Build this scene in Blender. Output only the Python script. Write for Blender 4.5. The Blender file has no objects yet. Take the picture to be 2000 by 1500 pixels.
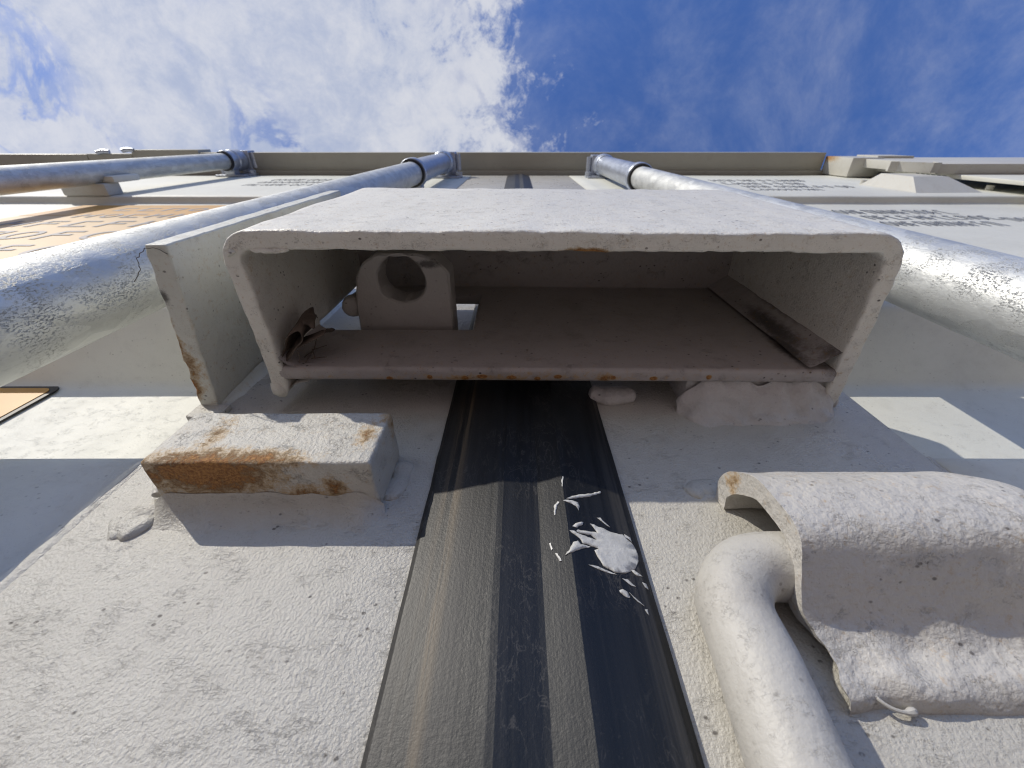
import bpy, bmesh, math, random
from mathutils import Vector, noise
random.seed(4)
R = math.radians
SC = bpy.context.scene
COL = SC.collection
BASE = 1.40          # height of the camera above the ground; model figures below are millimetres from it

# ------------------------------------------------------------------ camera
cam = bpy.data.cameras.new('camera')
co = bpy.data.objects.new('camera', cam); COL.objects.link(co)
co.location = (0, 0, BASE)
co.rotation_euler = (R(90 + 58.3), 0, 0)
cam.sensor_width = 36; cam.lens = 36 * 785 / 2000; cam.shift_x = -0.005
cam.clip_start = 0.004; cam.clip_end = 3000
cam.dof.use_dof = True; cam.dof.focus_distance = 0.112; cam.dof.aperture_fstop = 34.0
SC.camera = co

# ------------------------------------------------------------------ sky and sun
SUN_TO = Vector((-0.976, -1.0, 0.717)).normalized()
ELEV = math.asin(SUN_TO.z); AZ = math.atan2(SUN_TO.x, SUN_TO.y)
w = bpy.data.worlds.new('World'); SC.world = w; w.use_nodes = True
nt = w.node_tree; nt.nodes.clear()
def N(t, **k):
    n = nt.nodes.new(t)
    for a, b in k.items(): setattr(n, a, b)
    return n
def LK(a, b): nt.links.new(a, b)
out = N('ShaderNodeOutputWorld'); bg = N('ShaderNodeBackground'); bg.inputs['Strength'].default_value = 0.092
sky = N('ShaderNodeTexSky', sky_type='NISHITA'); sky.sun_disc = False
sky.sun_elevation = ELEV; sky.sun_rotation = AZ % (2 * math.pi)
sky.altitude = 50; sky.air_density = 1.0; sky.dust_density = 0.4; sky.ozone_density = 2.5
tc = N('ShaderNodeTexCoord'); sep = N('ShaderNodeSeparateXYZ'); LK(tc.outputs['Generated'], sep.inputs[0])
def MATH(op, a, b=None, c=None, clamp=False):
    n = N('ShaderNodeMath', operation=op); n.use_clamp = clamp
    for i, v in enumerate((a, b, c)):
        if v is None: continue
        if hasattr(v, 'is_linked'): LK(v, n.inputs[i])
        else: n.inputs[i].default_value = v
    return n.outputs[0]
zz = MATH('ADD', MATH('MAXIMUM', sep.outputs[2], 0.0), 0.16)
px = MATH('DIVIDE', sep.outputs[0], zz); py = MATH('DIVIDE', sep.outputs[1], zz)
cmb = N('ShaderNodeCombineXYZ'); LK(px, cmb.inputs[0]); LK(py, cmb.inputs[1]); cmb.inputs[2].default_value = 3.7
def NOISE(scale, detail, rough=0.55, dist=0.0, off=(0, 0, 0), stretch=(1, 1, 1), rot=0.0):
    mp = N('ShaderNodeMapping'); LK(cmb.outputs[0], mp.inputs[0]); mp.inputs['Location'].default_value = off
    mp.inputs['Scale'].default_value = stretch; mp.inputs['Rotation'].default_value = (0, 0, rot)
    n = N('ShaderNodeTexNoise'); LK(mp.outputs[0], n.inputs['Vector'])
    n.inputs['Scale'].default_value = scale; n.inputs['Detail'].default_value = detail
    n.inputs['Roughness'].default_value = rough; n.inputs['Distortion'].default_value = dist
    return n.outputs['Fac']
def RAMP(v, a, b, lo=0.0, hi=1.0):
    n = N('ShaderNodeMapRange', interpolation_type='SMOOTHSTEP'); LK(v, n.inputs[0])
    n.inputs[1].default_value = a; n.inputs[2].default_value = b; n.inputs[3].default_value = lo; n.inputs[4].default_value = hi
    return n.outputs[0]
big = NOISE(1.1, 3, 0.5, 0.0, (2.3, 0.4, 0))
med = NOISE(4.2, 12, 0.70, 0.25, (0.6, 3.1, 0), (1.0, 1.15, 1), 0.5)
fin = NOISE(17.0, 9, 0.72, 0.35, (4, 1, 0))
cov = MATH('ADD', MATH('MULTIPLY', px, -1.05), MATH('MULTIPLY', MATH('SUBTRACT', big, 0.5), 0.35))     # more cloud towards the west
lay = MATH('ADD', MATH('ADD', cov, MATH('MULTIPLY', MATH('SUBTRACT', med, 0.5), 0.95)), MATH('MULTIPLY', MATH('SUBTRACT', fin, 0.5), 0.75))
thick = RAMP(lay, -0.10, 0.16, 0.0, 0.88)
wisp = MATH('MULTIPLY', RAMP(NOISE(3.4, 12, 0.68, 0.35, (7, 2, 0), (1.1, 0.9, 1), -0.6), 0.40, 0.82, 0.03, 0.36), 0.9)
rid = MATH('ABSOLUTE', MATH('SUBTRACT', NOISE(5.2, 9, 0.62, 0.5, (1, 6, 0)), 0.5))
gap = MATH('MULTIPLY', MATH('SUBTRACT', 1.0, RAMP(rid, 0.0, 0.055)), RAMP(NOISE(2.2, 4, 0.6, 0.0, (5, 5, 0)), 0.42, 0.62))
thick = MATH('MULTIPLY', thick, MATH('SUBTRACT', 1.0, MATH('MULTIPLY', gap, 0.80)))
fac = MATH('MAXIMUM', thick, wisp, clamp=True)
shade = RAMP(MATH('ADD', MATH('MULTIPLY', med, 0.6), MATH('MULTIPLY', fin, 0.4)), 0.36, 0.62)
cc = N('ShaderNodeMix', data_type='RGBA'); LK(shade, cc.inputs[0])
cc.inputs[6].default_value = (5.2, 5.8, 7.3, 1); cc.inputs[7].default_value = (8.1, 8.2, 8.6, 1)
tint = N('ShaderNodeMix', data_type='RGBA', blend_type='MULTIPLY'); tint.inputs[0].default_value = 1.0
LK(sky.outputs[0], tint.inputs[6]); tint.inputs[7].default_value = (0.82, 1.28, 2.15, 1)
mx = N('ShaderNodeMix', data_type='RGBA'); LK(fac, mx.inputs[0]); LK(tint.outputs[2], mx.inputs[6]); LK(cc.outputs[2], mx.inputs[7])
LK(mx.outputs[2], bg.inputs['Color']); LK(bg.outputs[0], out.inputs[0])

sl = bpy.data.lights.new('sun', 'SUN'); sl.energy = 3.25; sl.angle = R(0.53); sl.color = (1.0, 0.935, 0.82)
so = bpy.data.objects.new('sun', sl); COL.objects.link(so); so.location = (-3, -3, 6)
so.rotation_euler = SUN_TO.to_track_quat('Z', 'Y').to_euler()
SC.view_settings.view_transform = 'Standard'; SC.view_settings.look = 'None'
SC.view_settings.exposure = 0.0; SC.view_settings.gamma = 1.0; SC.view_settings.use_curve_mapping = False
SC.cycles.use_denoising = True; SC.cycles.denoiser = 'OPENIMAGEDENOISE'; SC.cycles.denoising_input_passes = 'RGB_ALBEDO_NORMAL'; SC.cycles.denoising_prefilter = 'ACCURATE'; SC.cycles.filter_width = 1.15; SC.cycles.use_adaptive_sampling = False
SC.cycles.max_bounces = 10; SC.cycles.diffuse_bounces = 6

# ------------------------------------------------------------------ materials
def W(p): return Vector((p[0] / 1000, p[1] / 1000, BASE + p[2] / 1000))
class Mat:
    def __init__(self, name):
        self.m = bpy.data.materials.new(name); self.m.use_nodes = True
        self.nt = self.m.node_tree; self.b = self.nt.nodes['Principled BSDF']
        self.tc = self.n('ShaderNodeTexCoord')
        self.co = self.tc.outputs['Object']
    def n(self, t, **k):
        x = self.nt.nodes.new(t)
        for a, b in k.items(): setattr(x, a, b)
        return x
    def l(self, a, b): self.nt.links.new(a, b)
    def put(self, sock, v):
        if hasattr(v, 'is_linked'): self.l(v, sock)
        else: sock.default_value = v
    def math(self, op, a, b=None, c=None, clamp=False):
        x = self.n('ShaderNodeMath', operation=op); x.use_clamp = clamp
        for i, v in enumerate((a, b, c)):
            if v is not None: self.put(x.inputs[i], v)
        return x.outputs[0]
    def noise(self, scale, detail=3, rough=0.55, dist=0.0, stretch=(1, 1, 1), rot=(0, 0, 0), off=(0, 0, 0)):
        mp = self.n('ShaderNodeMapping'); self.l(self.co, mp.inputs[0])
        mp.inputs['Scale'].default_value = stretch; mp.inputs['Rotation'].default_value = rot; mp.inputs['Location'].default_value = off
        x = self.n('ShaderNodeTexNoise'); self.l(mp.outputs[0], x.inputs['Vector'])
        x.inputs['Scale'].default_value = scale; x.inputs['Detail'].default_value = detail
        x.inputs['Roughness'].default_value = rough; x.inputs['Distortion'].default_value = dist
        return x.outputs['Fac']
    def voro(self, scale, feature='F1', out='Distance', stretch=(1, 1, 1), rnd=1.0):
        mp = self.n('ShaderNodeMapping'); self.l(self.co, mp.inputs[0]); mp.inputs['Scale'].default_value = stretch
        x = self.n('ShaderNodeTexVoronoi', feature=feature); self.l(mp.outputs[0], x.inputs['Vector'])
        x.inputs['Scale'].default_value = scale; x.inputs['Randomness'].default_value = rnd
        return x.outputs[out]
    def ramp(self, v, a, b, lo=0.0, hi=1.0, smooth=True):
        x = self.n('ShaderNodeMapRange', interpolation_type='SMOOTHSTEP' if smooth else 'LINEAR'); self.l(v, x.inputs[0])
        for i, q in enumerate((a, b, lo, hi)): x.inputs[i + 1].default_value = q
        return x.outputs[0]
    def mix(self, f, a, b, mode='MIX'):
        x = self.n('ShaderNodeMix', data_type='RGBA', blend_type=mode)
        self.put(x.inputs[0], f)
        for s, v in ((6, a), (7, b)):
            if isinstance(v, tuple): x.inputs[s].default_value = (*v[:3], 1)
            else: self.l(v, x.inputs[s])
        return x.outputs[2]
    def bump(self, h, dist, strength=1.0, prev=None):
        x = self.n('ShaderNodeBump'); self.l(h, x.inputs['Height']); x.inputs['Distance'].default_value = dist
        x.inputs['Strength'].default_value = strength
        if prev is not None: self.l(prev, x.inputs['Normal'])
        return x.outputs[0]
    def spot(self, c, r):
        """1 at the middle of an ellipsoidal patch, 0 at its rim"""
        cw = W(c); v = self.n('ShaderNodeVectorMath', operation='SUBTRACT'); self.l(self.co, v.inputs[0]); v.inputs[1].default_value = cw
        d = self.n('ShaderNodeVectorMath', operation='DIVIDE'); self.l(v.outputs[0], d.inputs[0]); d.inputs[1].default_value = [q / 1000 for q in r]
        ln = self.n('ShaderNodeVectorMath', operation='LENGTH'); self.l(d.outputs[0], ln.inputs[0])
        return self.math('SUBTRACT', 1.0, ln.outputs['Value'], clamp=True)

def paint(name, base=(0.62, 0.61, 0.575), rough=0.42, grain=750, grain_d=0.00022, lump=170, lump_d=0.0005,
          crack=0.5, speck=0.35, dirt=0.22, rust=(), soot=(), wr=(1, 1, 1)):
    M = Mat(name)
    tone = M.noise(9, 5, 0.6); d1 = M.noise(55, 8, 0.68, 0.4)
    col = M.mix(M.ramp(tone, 0.3, 0.7), tuple(c * 0.90 for c in base), base)
    col = M.mix(M.ramp(d1, 0.50, 0.78, 0, dirt), col, (0.22, 0.19, 0.155))
    # hairline wrinkles in the paint
    cn = M.noise(850, 4, 0.65, 0.7, (wr[0], wr[1], wr[2])); cm = M.noise(210, 5, 0.65, 0.0, (0.7, 1, 1), (0, 0, 0), (3, 1, 2))
    line = M.math('SUBTRACT', 1.0, M.ramp(M.math('ABSOLUTE', M.math('SUBTRACT', cn, 0.5)), 0.0, 0.034))
    line = M.math('MULTIPLY', line, M.ramp(cm, 0.50, 0.66))
    col = M.mix(M.math('MULTIPLY', line, crack * 0.5), col, (0.07, 0.06, 0.055))
    # pits and grit
    sp = M.math('MULTIPLY', M.ramp(M.voro(520, 'F1', 'Distance', (0.7, 1, 1)), 0.10, 0.24, 1, 0), M.ramp(M.noise(150, 4, 0.65), 0.52, 0.62))
    col = M.mix(M.math('MULTIPLY', sp, speck), col, (0.045, 0.035, 0.03))
    s2 = M.math('MULTIPLY', M.ramp(M.voro(1500), 0.12, 0.32, 1, 0), M.ramp(M.noise(330, 4, 0.7), 0.50, 0.60))
    col = M.mix(M.math('MULTIPLY', s2, speck * 0.40), col, (0.09, 0.075, 0.06))
    rr = M.math('ADD', rough, M.math('MULTIPLY', M.math('SUBTRACT', d1, 0.5), 0.25))
    rn = M.noise(430, 10, 0.80, 0.2); rb = M.noise(1300, 4, 0.65)
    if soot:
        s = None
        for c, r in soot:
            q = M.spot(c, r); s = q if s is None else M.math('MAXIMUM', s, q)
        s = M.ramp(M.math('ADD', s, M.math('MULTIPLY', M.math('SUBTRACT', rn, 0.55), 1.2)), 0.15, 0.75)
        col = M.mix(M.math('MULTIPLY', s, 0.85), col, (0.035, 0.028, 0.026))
    h0 = M.noise(grain, 4, 0.6); h1 = M.noise(lump, 3, 0.5)
    nb = M.bump(h1, lump_d); nb = M.bump(h0, grain_d, 1.0, nb)
    nb = M.bump(M.math('SUBTRACT', 1.0, line), 0.00018, min(1.0, crack + 0.2), nb)
    if rust:
        s = None
        for c, r, k in rust:
            q = M.math('MULTIPLY', M.spot(c, r), k); s = q if s is None else M.math('MAXIMUM', s, q)
        s = M.math('ADD', s, M.math('MULTIPLY', M.math('SUBTRACT', rn, 0.5), 1.9))
        s = M.math('MULTIPLY', s, M.ramp(s, 0.0, 0.05))
        stain = M.ramp(s, 0.05, 0.45, 0, 0.80); hard = M.ramp(s, 0.40, 0.74, 0, 0.95)
        rcol = M.mix(M.ramp(rb, 0.35, 0.65), (0.23, 0.092, 0.026), (0.45, 0.225, 0.068))
        col = M.mix(stain, col, (0.44, 0.29, 0.13)); col = M.mix(hard, col, rcol)
        rr = M.math('ADD', rr, M.math('MULTIPLY', hard, 0.4), clamp=True)
        nb = M.bump(M.math('MULTIPLY', hard, rb), 0.0004, 1.0, nb)
    M.l(col, M.b.inputs['Base Color']); M.l(rr, M.b.inputs['Roughness']); M.l(nb, M.b.inputs['Normal'])
    M.b.inputs['Specular IOR Level'].default_value = 0.45
    return M.m

def galv(name, base=(0.67, 0.68, 0.66), rough=0.46):
    M = Mat(name)
    sp = M.voro(160, 'F1', 'Color', (1, 1, 0.5)); n1 = M.noise(420, 6, 0.7, 0.6, (1, 1, 0.6)); n2 = M.noise(45, 6, 0.65)
    sx = M.n('ShaderNodeSeparateColor'); M.l(sp, sx.inputs[0])
    k = M.math('ADD', M.math('MULTIPLY', sx.outputs[0], 0.35), M.math('ADD', M.math('MULTIPLY', n1, 0.45), M.math('MULTIPLY', n2, 0.35)))
    col = M.mix(M.ramp(k, 0.35, 0.8), tuple(c * 0.80 for c in base), base)
    gr = M.math('MULTIPLY', M.ramp(M.noise(1700, 5, 0.8, 0.2, (1, 1, 0.5)), 0.50, 0.66), M.ramp(M.noise(70, 6, 0.75), 0.40, 0.62))
    col = M.mix(M.math('MULTIPLY', gr, 0.62), col, (0.12, 0.125, 0.12))
    M.l(col, M.b.inputs['Base Color'])
    M.l(M.math('SUBTRACT', 0.62, M.math('MULTIPLY', gr, 0.5)), M.b.inputs['Metallic'])
    M.l(M.math('ADD', rough - 0.08, M.math('MULTIPLY', k, 0.22)), M.b.inputs['Roughness'])
    nb = M.bump(M.noise(600, 4, 0.6, 0.3, (1, 1, 0.5)), 0.00016); nb = M.bump(M.math('SUBTRACT', 1.0, gr), 0.0002, 1.0, nb)
    M.l(nb, M.b.inputs['Normal'])
    return M.m

def plain(name, col, rough=0.5, metal=0.0, var=0.25, scale=60, bump=0.0, bscale=500):
    M = Mat(name); n = M.noise(scale, 5, 0.6)
    M.l(M.mix(M.ramp(n, 0.3, 0.7), tuple(c * (1 - var) for c in col), col), M.b.inputs['Base Color'])
    M.b.inputs['Roughness'].default_value = rough; M.b.inputs['Metallic'].default_value = metal
    if bump: M.l(M.bump(M.noise(bscale, 4), bump), M.b.inputs['Normal'])
    return M.m

def rubber_mat():
    M = Mat('black_rubber')
    st = M.noise(420, 6, 0.65, 0.0, (1, 1, 0.022)); fl = M.noise(1500, 3, 0.7); bl = M.noise(40, 4, 0.6)
    dr = M.noise(300, 6, 0.6, 1.2, (1, 1, 0.4))
    col = M.mix(M.ramp(st, 0.35, 0.72), (0.0025, 0.003, 0.0035), (0.009, 0.010, 0.012))
    sx = M.n('ShaderNodeSeparateXYZ'); M.l(M.co, sx.inputs[0])
    worn = M.math('MULTIPLY', M.ramp(sx.outputs[0], -0.004, -0.018), M.ramp(M.math('ADD', st, M.math('MULTIPLY', fl, 0.5)), 0.5, 0.95, 0.25, 1.0))
    streak = M.math('MULTIPLY', M.spot((-17.5, 81, 40), (3.2, 40, 600)), M.ramp(st, 0.42, 0.6))
    col = M.mix(M.math('MULTIPLY', worn, 0.30), col, (0.075, 0.066, 0.055)); col = M.mix(M.math('MULTIPLY', streak, 0.6), col, (0.23, 0.165, 0.09))
    edge = M.math('MULTIPLY', M.ramp(sx.outputs[0], 0.021, 0.028), M.ramp(st, 0.45, 0.7))
    col = M.mix(M.math('MULTIPLY', edge, 0.2), col, (0.2, 0.18, 0.15))
    ln = M.math('SUBTRACT', 1.0, M.ramp(M.math('ABSOLUTE', M.math('SUBTRACT', dr, 0.5)), 0.0, 0.02))
    ln = M.math('MULTIPLY', ln, M.ramp(bl, 0.46, 0.6))
    dust = M.math('MULTIPLY', M.ramp(fl, 0.60, 0.74), 0.11)
    col = M.mix(M.math('MAXIMUM', M.math('MULTIPLY', ln, 0.16), M.math('MULTIPLY', dust, M.ramp(bl, 0.35, 0.65))), col, (0.25, 0.23, 0.20))
    M.l(col, M.b.inputs['Base Color'])
    M.l(M.math('ADD', 0.40, M.math('MULTIPLY', st, 0.16)), M.b.inputs['Roughness'])
    nb = M.bump(fl, 0.00006); nb = M.bump(st, 0.00008, 1.0, nb); M.l(nb, M.b.inputs['Normal'])
    M.b.inputs['Specular IOR Level'].default_value = 0.5
    return M.m

P_POST = paint('white_paint_post', base=(0.535, 0.515, 0.465), crack=0.36, speck=0.75, dirt=0.18, rough=0.30, grain=1450, grain_d=0.00038, lump=620, lump_d=0.00016, wr=(0.35, 1, 1.2))
P_PANEL = paint('white_paint_panel', base=(0.66, 0.66, 0.60), crack=0.22, speck=0.35, dirt=0.12, grain=900, grain_d=0.00016, lump=120, lump_d=0.0001, rough=0.55)
P_BOX = paint('white_paint_box', base=(0.77, 0.75, 0.68), crack=0.45, speck=0.9, dirt=0.12, grain=1200, grain_d=0.00026, lump=200, lump_d=0.0003, wr=(0.6, 1, 0.9),
              rust=[((20, 28.6, 119), (9, 1.7, 2.2), 1.3), ((28, 72, 119), (7, 2, 2), 0.7), ((60, 70, 119), (60, 3, 3), 0.3)])
P_INNER_SHADE = paint('white_paint_inner_shaded', base=(0.43, 0.395, 0.38), crack=0.6, speck=1.0, dirt=0.4, lump_d=0.0003,  # box paint with a darkened base: the interior's deep shade put into its colour
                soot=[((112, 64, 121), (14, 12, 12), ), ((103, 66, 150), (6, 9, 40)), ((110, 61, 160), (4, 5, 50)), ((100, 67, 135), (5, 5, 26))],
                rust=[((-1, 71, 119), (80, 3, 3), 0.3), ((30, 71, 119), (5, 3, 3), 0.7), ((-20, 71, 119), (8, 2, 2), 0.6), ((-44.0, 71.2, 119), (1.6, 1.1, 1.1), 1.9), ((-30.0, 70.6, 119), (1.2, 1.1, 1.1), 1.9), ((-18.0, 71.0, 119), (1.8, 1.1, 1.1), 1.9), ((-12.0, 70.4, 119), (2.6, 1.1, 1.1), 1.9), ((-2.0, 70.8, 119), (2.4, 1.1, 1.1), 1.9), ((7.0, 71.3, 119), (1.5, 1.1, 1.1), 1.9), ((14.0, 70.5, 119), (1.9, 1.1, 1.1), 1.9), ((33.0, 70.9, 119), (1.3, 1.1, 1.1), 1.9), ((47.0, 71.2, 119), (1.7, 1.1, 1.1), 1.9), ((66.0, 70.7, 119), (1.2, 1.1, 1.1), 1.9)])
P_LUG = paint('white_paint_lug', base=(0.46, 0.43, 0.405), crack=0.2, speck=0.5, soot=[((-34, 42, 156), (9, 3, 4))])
P_BLOCK = paint('white_paint_block', base=(0.57, 0.55, 0.495), crack=0.6, speck=0.6, dirt=0.3, grain=1250, grain_d=0.0004, lump=420, lump_d=0.0003,
                rust=[((-77, 71, 73), (25, 11, 8), 1.15), ((-64, 67.5, 74.5), (18, 4, 5), 0.85), ((-46, 76, 73), (5, 6, 4), 0.75), ((-54, 78, 73), (10, 5, 4), 0.6),
                      ((-80, 67, 83), (5, 3, 14), 0.55), ((-40, 67, 84), (4, 4, 8), 0.62), ((-37, 70, 92), (3, 8, 5), 0.6), ((-90, 72, 74), (8, 8, 4), 0.8), ((-38, 83, 73), (3, 3, 3), 0.8)])
P_GUARD = paint('white_paint_guard', base=(0.66, 0.665, 0.60), crack=0.28, speck=0.7, rust=[((-113, 58, 118), (5, 7, 5), 1.3), ((-113.5, 74, 118), (5, 7, 5), 1.3), ((-112, 50, 119), (4, 9, 3), 0.6), ((-110, 66, 118), (5, 12, 3), 0.6)],
                soot=[((-108, 42, 118), (3, 4, 4))])
P_SADDLE = paint('white_paint_saddle', base=(0.57, 0.55, 0.515), crack=0.5, speck=0.7, dirt=0.25, grain=1400, grain_d=0.00018, lump=600, lump_d=0.0005,
                 rust=[((55, 74, 73), (4, 5, 4), 0.62)])
P_ROD = paint('white_paint_rod', base=(0.51, 0.495, 0.46), crack=0.3, speck=0.35, dirt=0.3, rough=0.5, grain=900, grain_d=0.00018, lump=140, lump_d=0.0004)
P_WELD = paint('white_paint_weld', base=(0.55, 0.53, 0.51), crack=0.3, speck=0.6, grain=900, grain_d=0.0003, lump=240, lump_d=0.0012, rough=0.36)
P_GUTTER_SHADE = paint('shaded_paint_gutter', base=(0.40, 0.39, 0.33), crack=0.0, speck=0.2, grain_d=0.0001, lump_d=0.0001)  # shade under the roof lip and corner blocks painted in as a darker base
P_FAR = paint('white_paint_frame', base=(0.55, 0.545, 0.50), crack=0.0, speck=0.2, grain_d=0.0001, lump_d=0.0001,
              rust=[((770, 44, 1150), (40, 16, 60), 0.9)])
GALV = galv('galvanised_steel'); GALV2 = galv('galvanised_fittings', (0.50, 0.54, 0.62), 0.30)
RUBBER = rubber_mat()
SPLASH = plain('dried_white_paint', (0.60, 0.60, 0.58), 0.4, 0, 0.15, 300, 0.0003, 500)
ORANGE = plain('orange_decal', (0.58, 0.30, 0.06), 0.42, 0, 0.12, 40)
PALE = plain('pale_orange_decal', (0.64, 0.43, 0.21), 0.45, 0, 0.10, 30)
BLACK = plain('black_vinyl', (0.02, 0.02, 0.022), 0.4)
INK = plain('dark_ink', (0.055, 0.06, 0.085), 0.5)
FADED = plain('faded_ink', (0.27, 0.245, 0.26), 0.5)
LEAF = plain('dry_leaf_brown', (0.11, 0.08, 0.06), 0.7, 0, 0.5, 160, 0.0004, 400)
WEB = plain('web_grey', (0.12, 0.11, 0.10), 0.8)
DARK = plain('dark_steel', (0.09, 0.09, 0.095), 0.5, 0.4)
GROUND = plain('gravel_ground', (0.31, 0.235, 0.20), 0.9, 0, 0.35, 6, 0.01, 40)

# ------------------------------------------------------------------ mesh helpers (millimetres in, metres out)
def thing(name, label, cat, loc, group=None):
    o = bpy.data.objects.new(name, None); COL.objects.link(o); o.location = W(loc); o.empty_display_size = 0.02
    o['label'] = label; o['category'] = cat
    if group: o['group'] = group
    o['kind'] = 'thing'
    return o
def link(name, me, mat, parent=None, smooth=True, sharp=38, label=None):
    o = bpy.data.objects.new(name, me); COL.objects.link(o)
    if mat: me.materials.append(mat)
    if smooth:
        for p in me.polygons: p.use_smooth = True
        try: me.set_sharp_from_angle(angle=R(sharp))
        except Exception: pass
    if parent is not None:
        o.parent = parent
        off = Vector((0, 0, 0)); q = parent
        while q is not None: off += q.location; q = q.parent
        o.location = -off
    if label: o['label'] = label
    return o
def mesh(name, V, F, mat, parent=None, **k):
    me = bpy.data.meshes.new(name); me.from_pydata([W(v) for v in V], [], F); 
    bm = bmesh.new(); bm.from_mesh(me); bmesh.ops.recalc_face_normals(bm, faces=bm.faces); bm.to_mesh(me); bm.free()
    return link(name, me, mat, parent, **k)
def jit(p, freq, amp, seed=0.0):
    n = noise.noise_vector(Vector(p) * freq + Vector((seed, seed * 1.7, -seed)))
    return (p[0] + n[0] * amp, p[1] + n[1] * amp, p[2] + n[2] * amp)
AX = {'X': lambda u, v, d: (d, u, v), 'F': lambda u, v, d: (u, d, v), 'Z': lambda u, v, d: (u, v, d)}
def prism(name, poly, axis, a, b, mat, parent=None, bevel=0.8, seg=2, cuts=0, rough=None, **k):
    """polygon extruded along an axis (X, F or Z) between a and b, edges rounded; rough=(freq, amp) makes the surface uneven"""
    f = AX[axis]; n = len(poly)
    V = [f(u, v, a) for u, v in poly] + [f(u, v, b) for u, v in poly]
    bm = bmesh.new(); vs = [bm.verts.new(v) for v in V]
    bm.faces.new(vs[:n]); bm.faces.new(vs[n:][::-1])
    for i in range(n): bm.faces.new((vs[i], vs[i + n], vs[(i + 1) % n + n], vs[(i + 1) % n]))
    bmesh.ops.recalc_face_normals(bm, faces=bm.faces)
    if bevel: bmesh.ops.bevel(bm, geom=list(bm.edges), offset=bevel, segments=seg, profile=0.5, affect='EDGES', clamp_overlap=True)
    if cuts:
        for _ in range(cuts):
            es = [e for e in bm.edges if e.calc_length() > 2.0]
            if es: bmesh.ops.subdivide_edges(bm, edges=es, cuts=1, use_grid_fill=True)
        bmesh.ops.triangulate(bm, faces=[q for q in bm.faces if len(q.verts) > 4])
    if rough:
        for v in bm.verts: v.co = Vector(jit(v.co, rough[0], rough[1]))
    for v in bm.verts: v.co = W(v.co)
    me = bpy.data.meshes.new(name); bm.to_mesh(me); bm.free()
    return link(name, me, mat, parent, **k)
def box(name, x, f, z, mat, parent=None, **k):
    return prism(name, [(x[0], f[0]), (x[1], f[0]), (x[1], f[1]), (x[0], f[1])], 'Z', z[0], z[1], mat, parent, **k)
def tube(name, path, rad, mat, parent=None, n=20, cap=True, rough=None, squash=None, **k):
    """round section swept along a path; rad is a number or a list"""
    m = len(path); V = []; Fc = []
    up = None
    for i, p in enumerate(path):
        p = Vector(p); a = Vector(path[max(i - 1, 0)]); b = Vector(path[min(i + 1, m - 1)]); t = (b - a).normalized()
        if up is None:
            up = t.orthogonal().normalized()
        up = (up - t * up.dot(t)).normalized(); s = t.cross(up)
        r = rad[i] if isinstance(rad, (list, tuple)) else rad
        for j in range(n):
            q = p + (up * math.cos(2 * math.pi * j / n) + s * math.sin(2 * math.pi * j / n)) * r
            if squash: q = Vector((q[0], squash[0] + (q[1] - squash[0]) * squash[1], q[2]))
            V.append(jit(q, *rough) if rough else tuple(q))
    for i in range(m - 1):
        for j in range(n):
            Fc.append((i * n + j, i * n + (j + 1) % n, (i + 1) * n + (j + 1) % n, (i + 1) * n + j))
    if cap: Fc += [tuple(range(n)), tuple(range((m - 1) * n, m * n))]
    return mesh(name, V, Fc, mat, parent, **k)
def bead(name, path, r, mat, parent, lump=0.25, seed=1.0, squash=None, n=14, steps=40, amp=0.6, freq=0.22, **k):
    """a weld bead: a lumpy tube, fat in the middle and closed at its ends"""
    P = []; Rr = []
    L = len(path) - 1; amp *= 0.45; freq *= 0.8
    LEN = sum((Vector(path[q + 1]) - Vector(path[q])).length for q in range(L))
    for i in range(steps + 1):
        t = i / steps * L; j = min(int(t), L - 1); u = t - j
        P.append(tuple(Vector(path[j]).lerp(Vector(path[j + 1]), u)))
        e = min(1.0, math.sin(math.pi * (0.02 + 0.96 * i / steps)) * 3.0) ** 0.5
        Rr.append(r * e * (1 + lump * noise.noise(Vector((i / steps * LEN * 0.16, seed, 0)))))
    return tube(name, P, Rr, mat, parent, n=n, rough=(freq, amp, seed), squash=squash, **k)
def fillet(name, A, B, C, mat, parent, steps=60, n=8, amp=0.35, freq=0.3, seed=1.0, bulge=0.5, ramp=4, wave=0.35, **k):
    """a weld run filling the corner C between the edge lines A and B (each a start and an end point)"""
    V = []; Fc = []
    for i in range(steps + 1):
        t = i / steps
        a, b, c = (Vector(q[0]).lerp(Vector(q[1]), t) for q in (A, B, C))
        wob = 1 + wave * noise.noise(Vector((t * 7, seed, 1)))
        e = min(1.0, math.sin(math.pi * (0.01 + 0.98 * t)) * ramp) ** 0.5
        a = c + (a - c) * e * wob; b = c + (b - c) * e * (1 + wave * noise.noise(Vector((t * 6, seed, 7))))
        mid = (a + b) * 0.5 * (1 - bulge) + c * bulge
        for j in range(n + 1):
            u = j / n; p = a * (1 - u) ** 2 + mid * 2 * u * (1 - u) + b * u * u
            V.append(jit(p, freq, amp if 0 < j < n else 0.05, seed))
    for i in range(steps):
        for j in range(n): Fc.append((i * (n + 1) + j, (i + 1) * (n + 1) + j, (i + 1) * (n + 1) + j + 1, i * (n + 1) + j + 1))
    return mesh(name, V, Fc, mat, parent, sharp=85, **k)
def arc(cx_, cy_, r, a0, a1, n):
    return [(cx_ + r * math.cos(R(a0 + (a1 - a0) * i / n)), cy_ + r * math.sin(R(a0 + (a1 - a0) * i / n))) for i in range(n + 1)]
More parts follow.
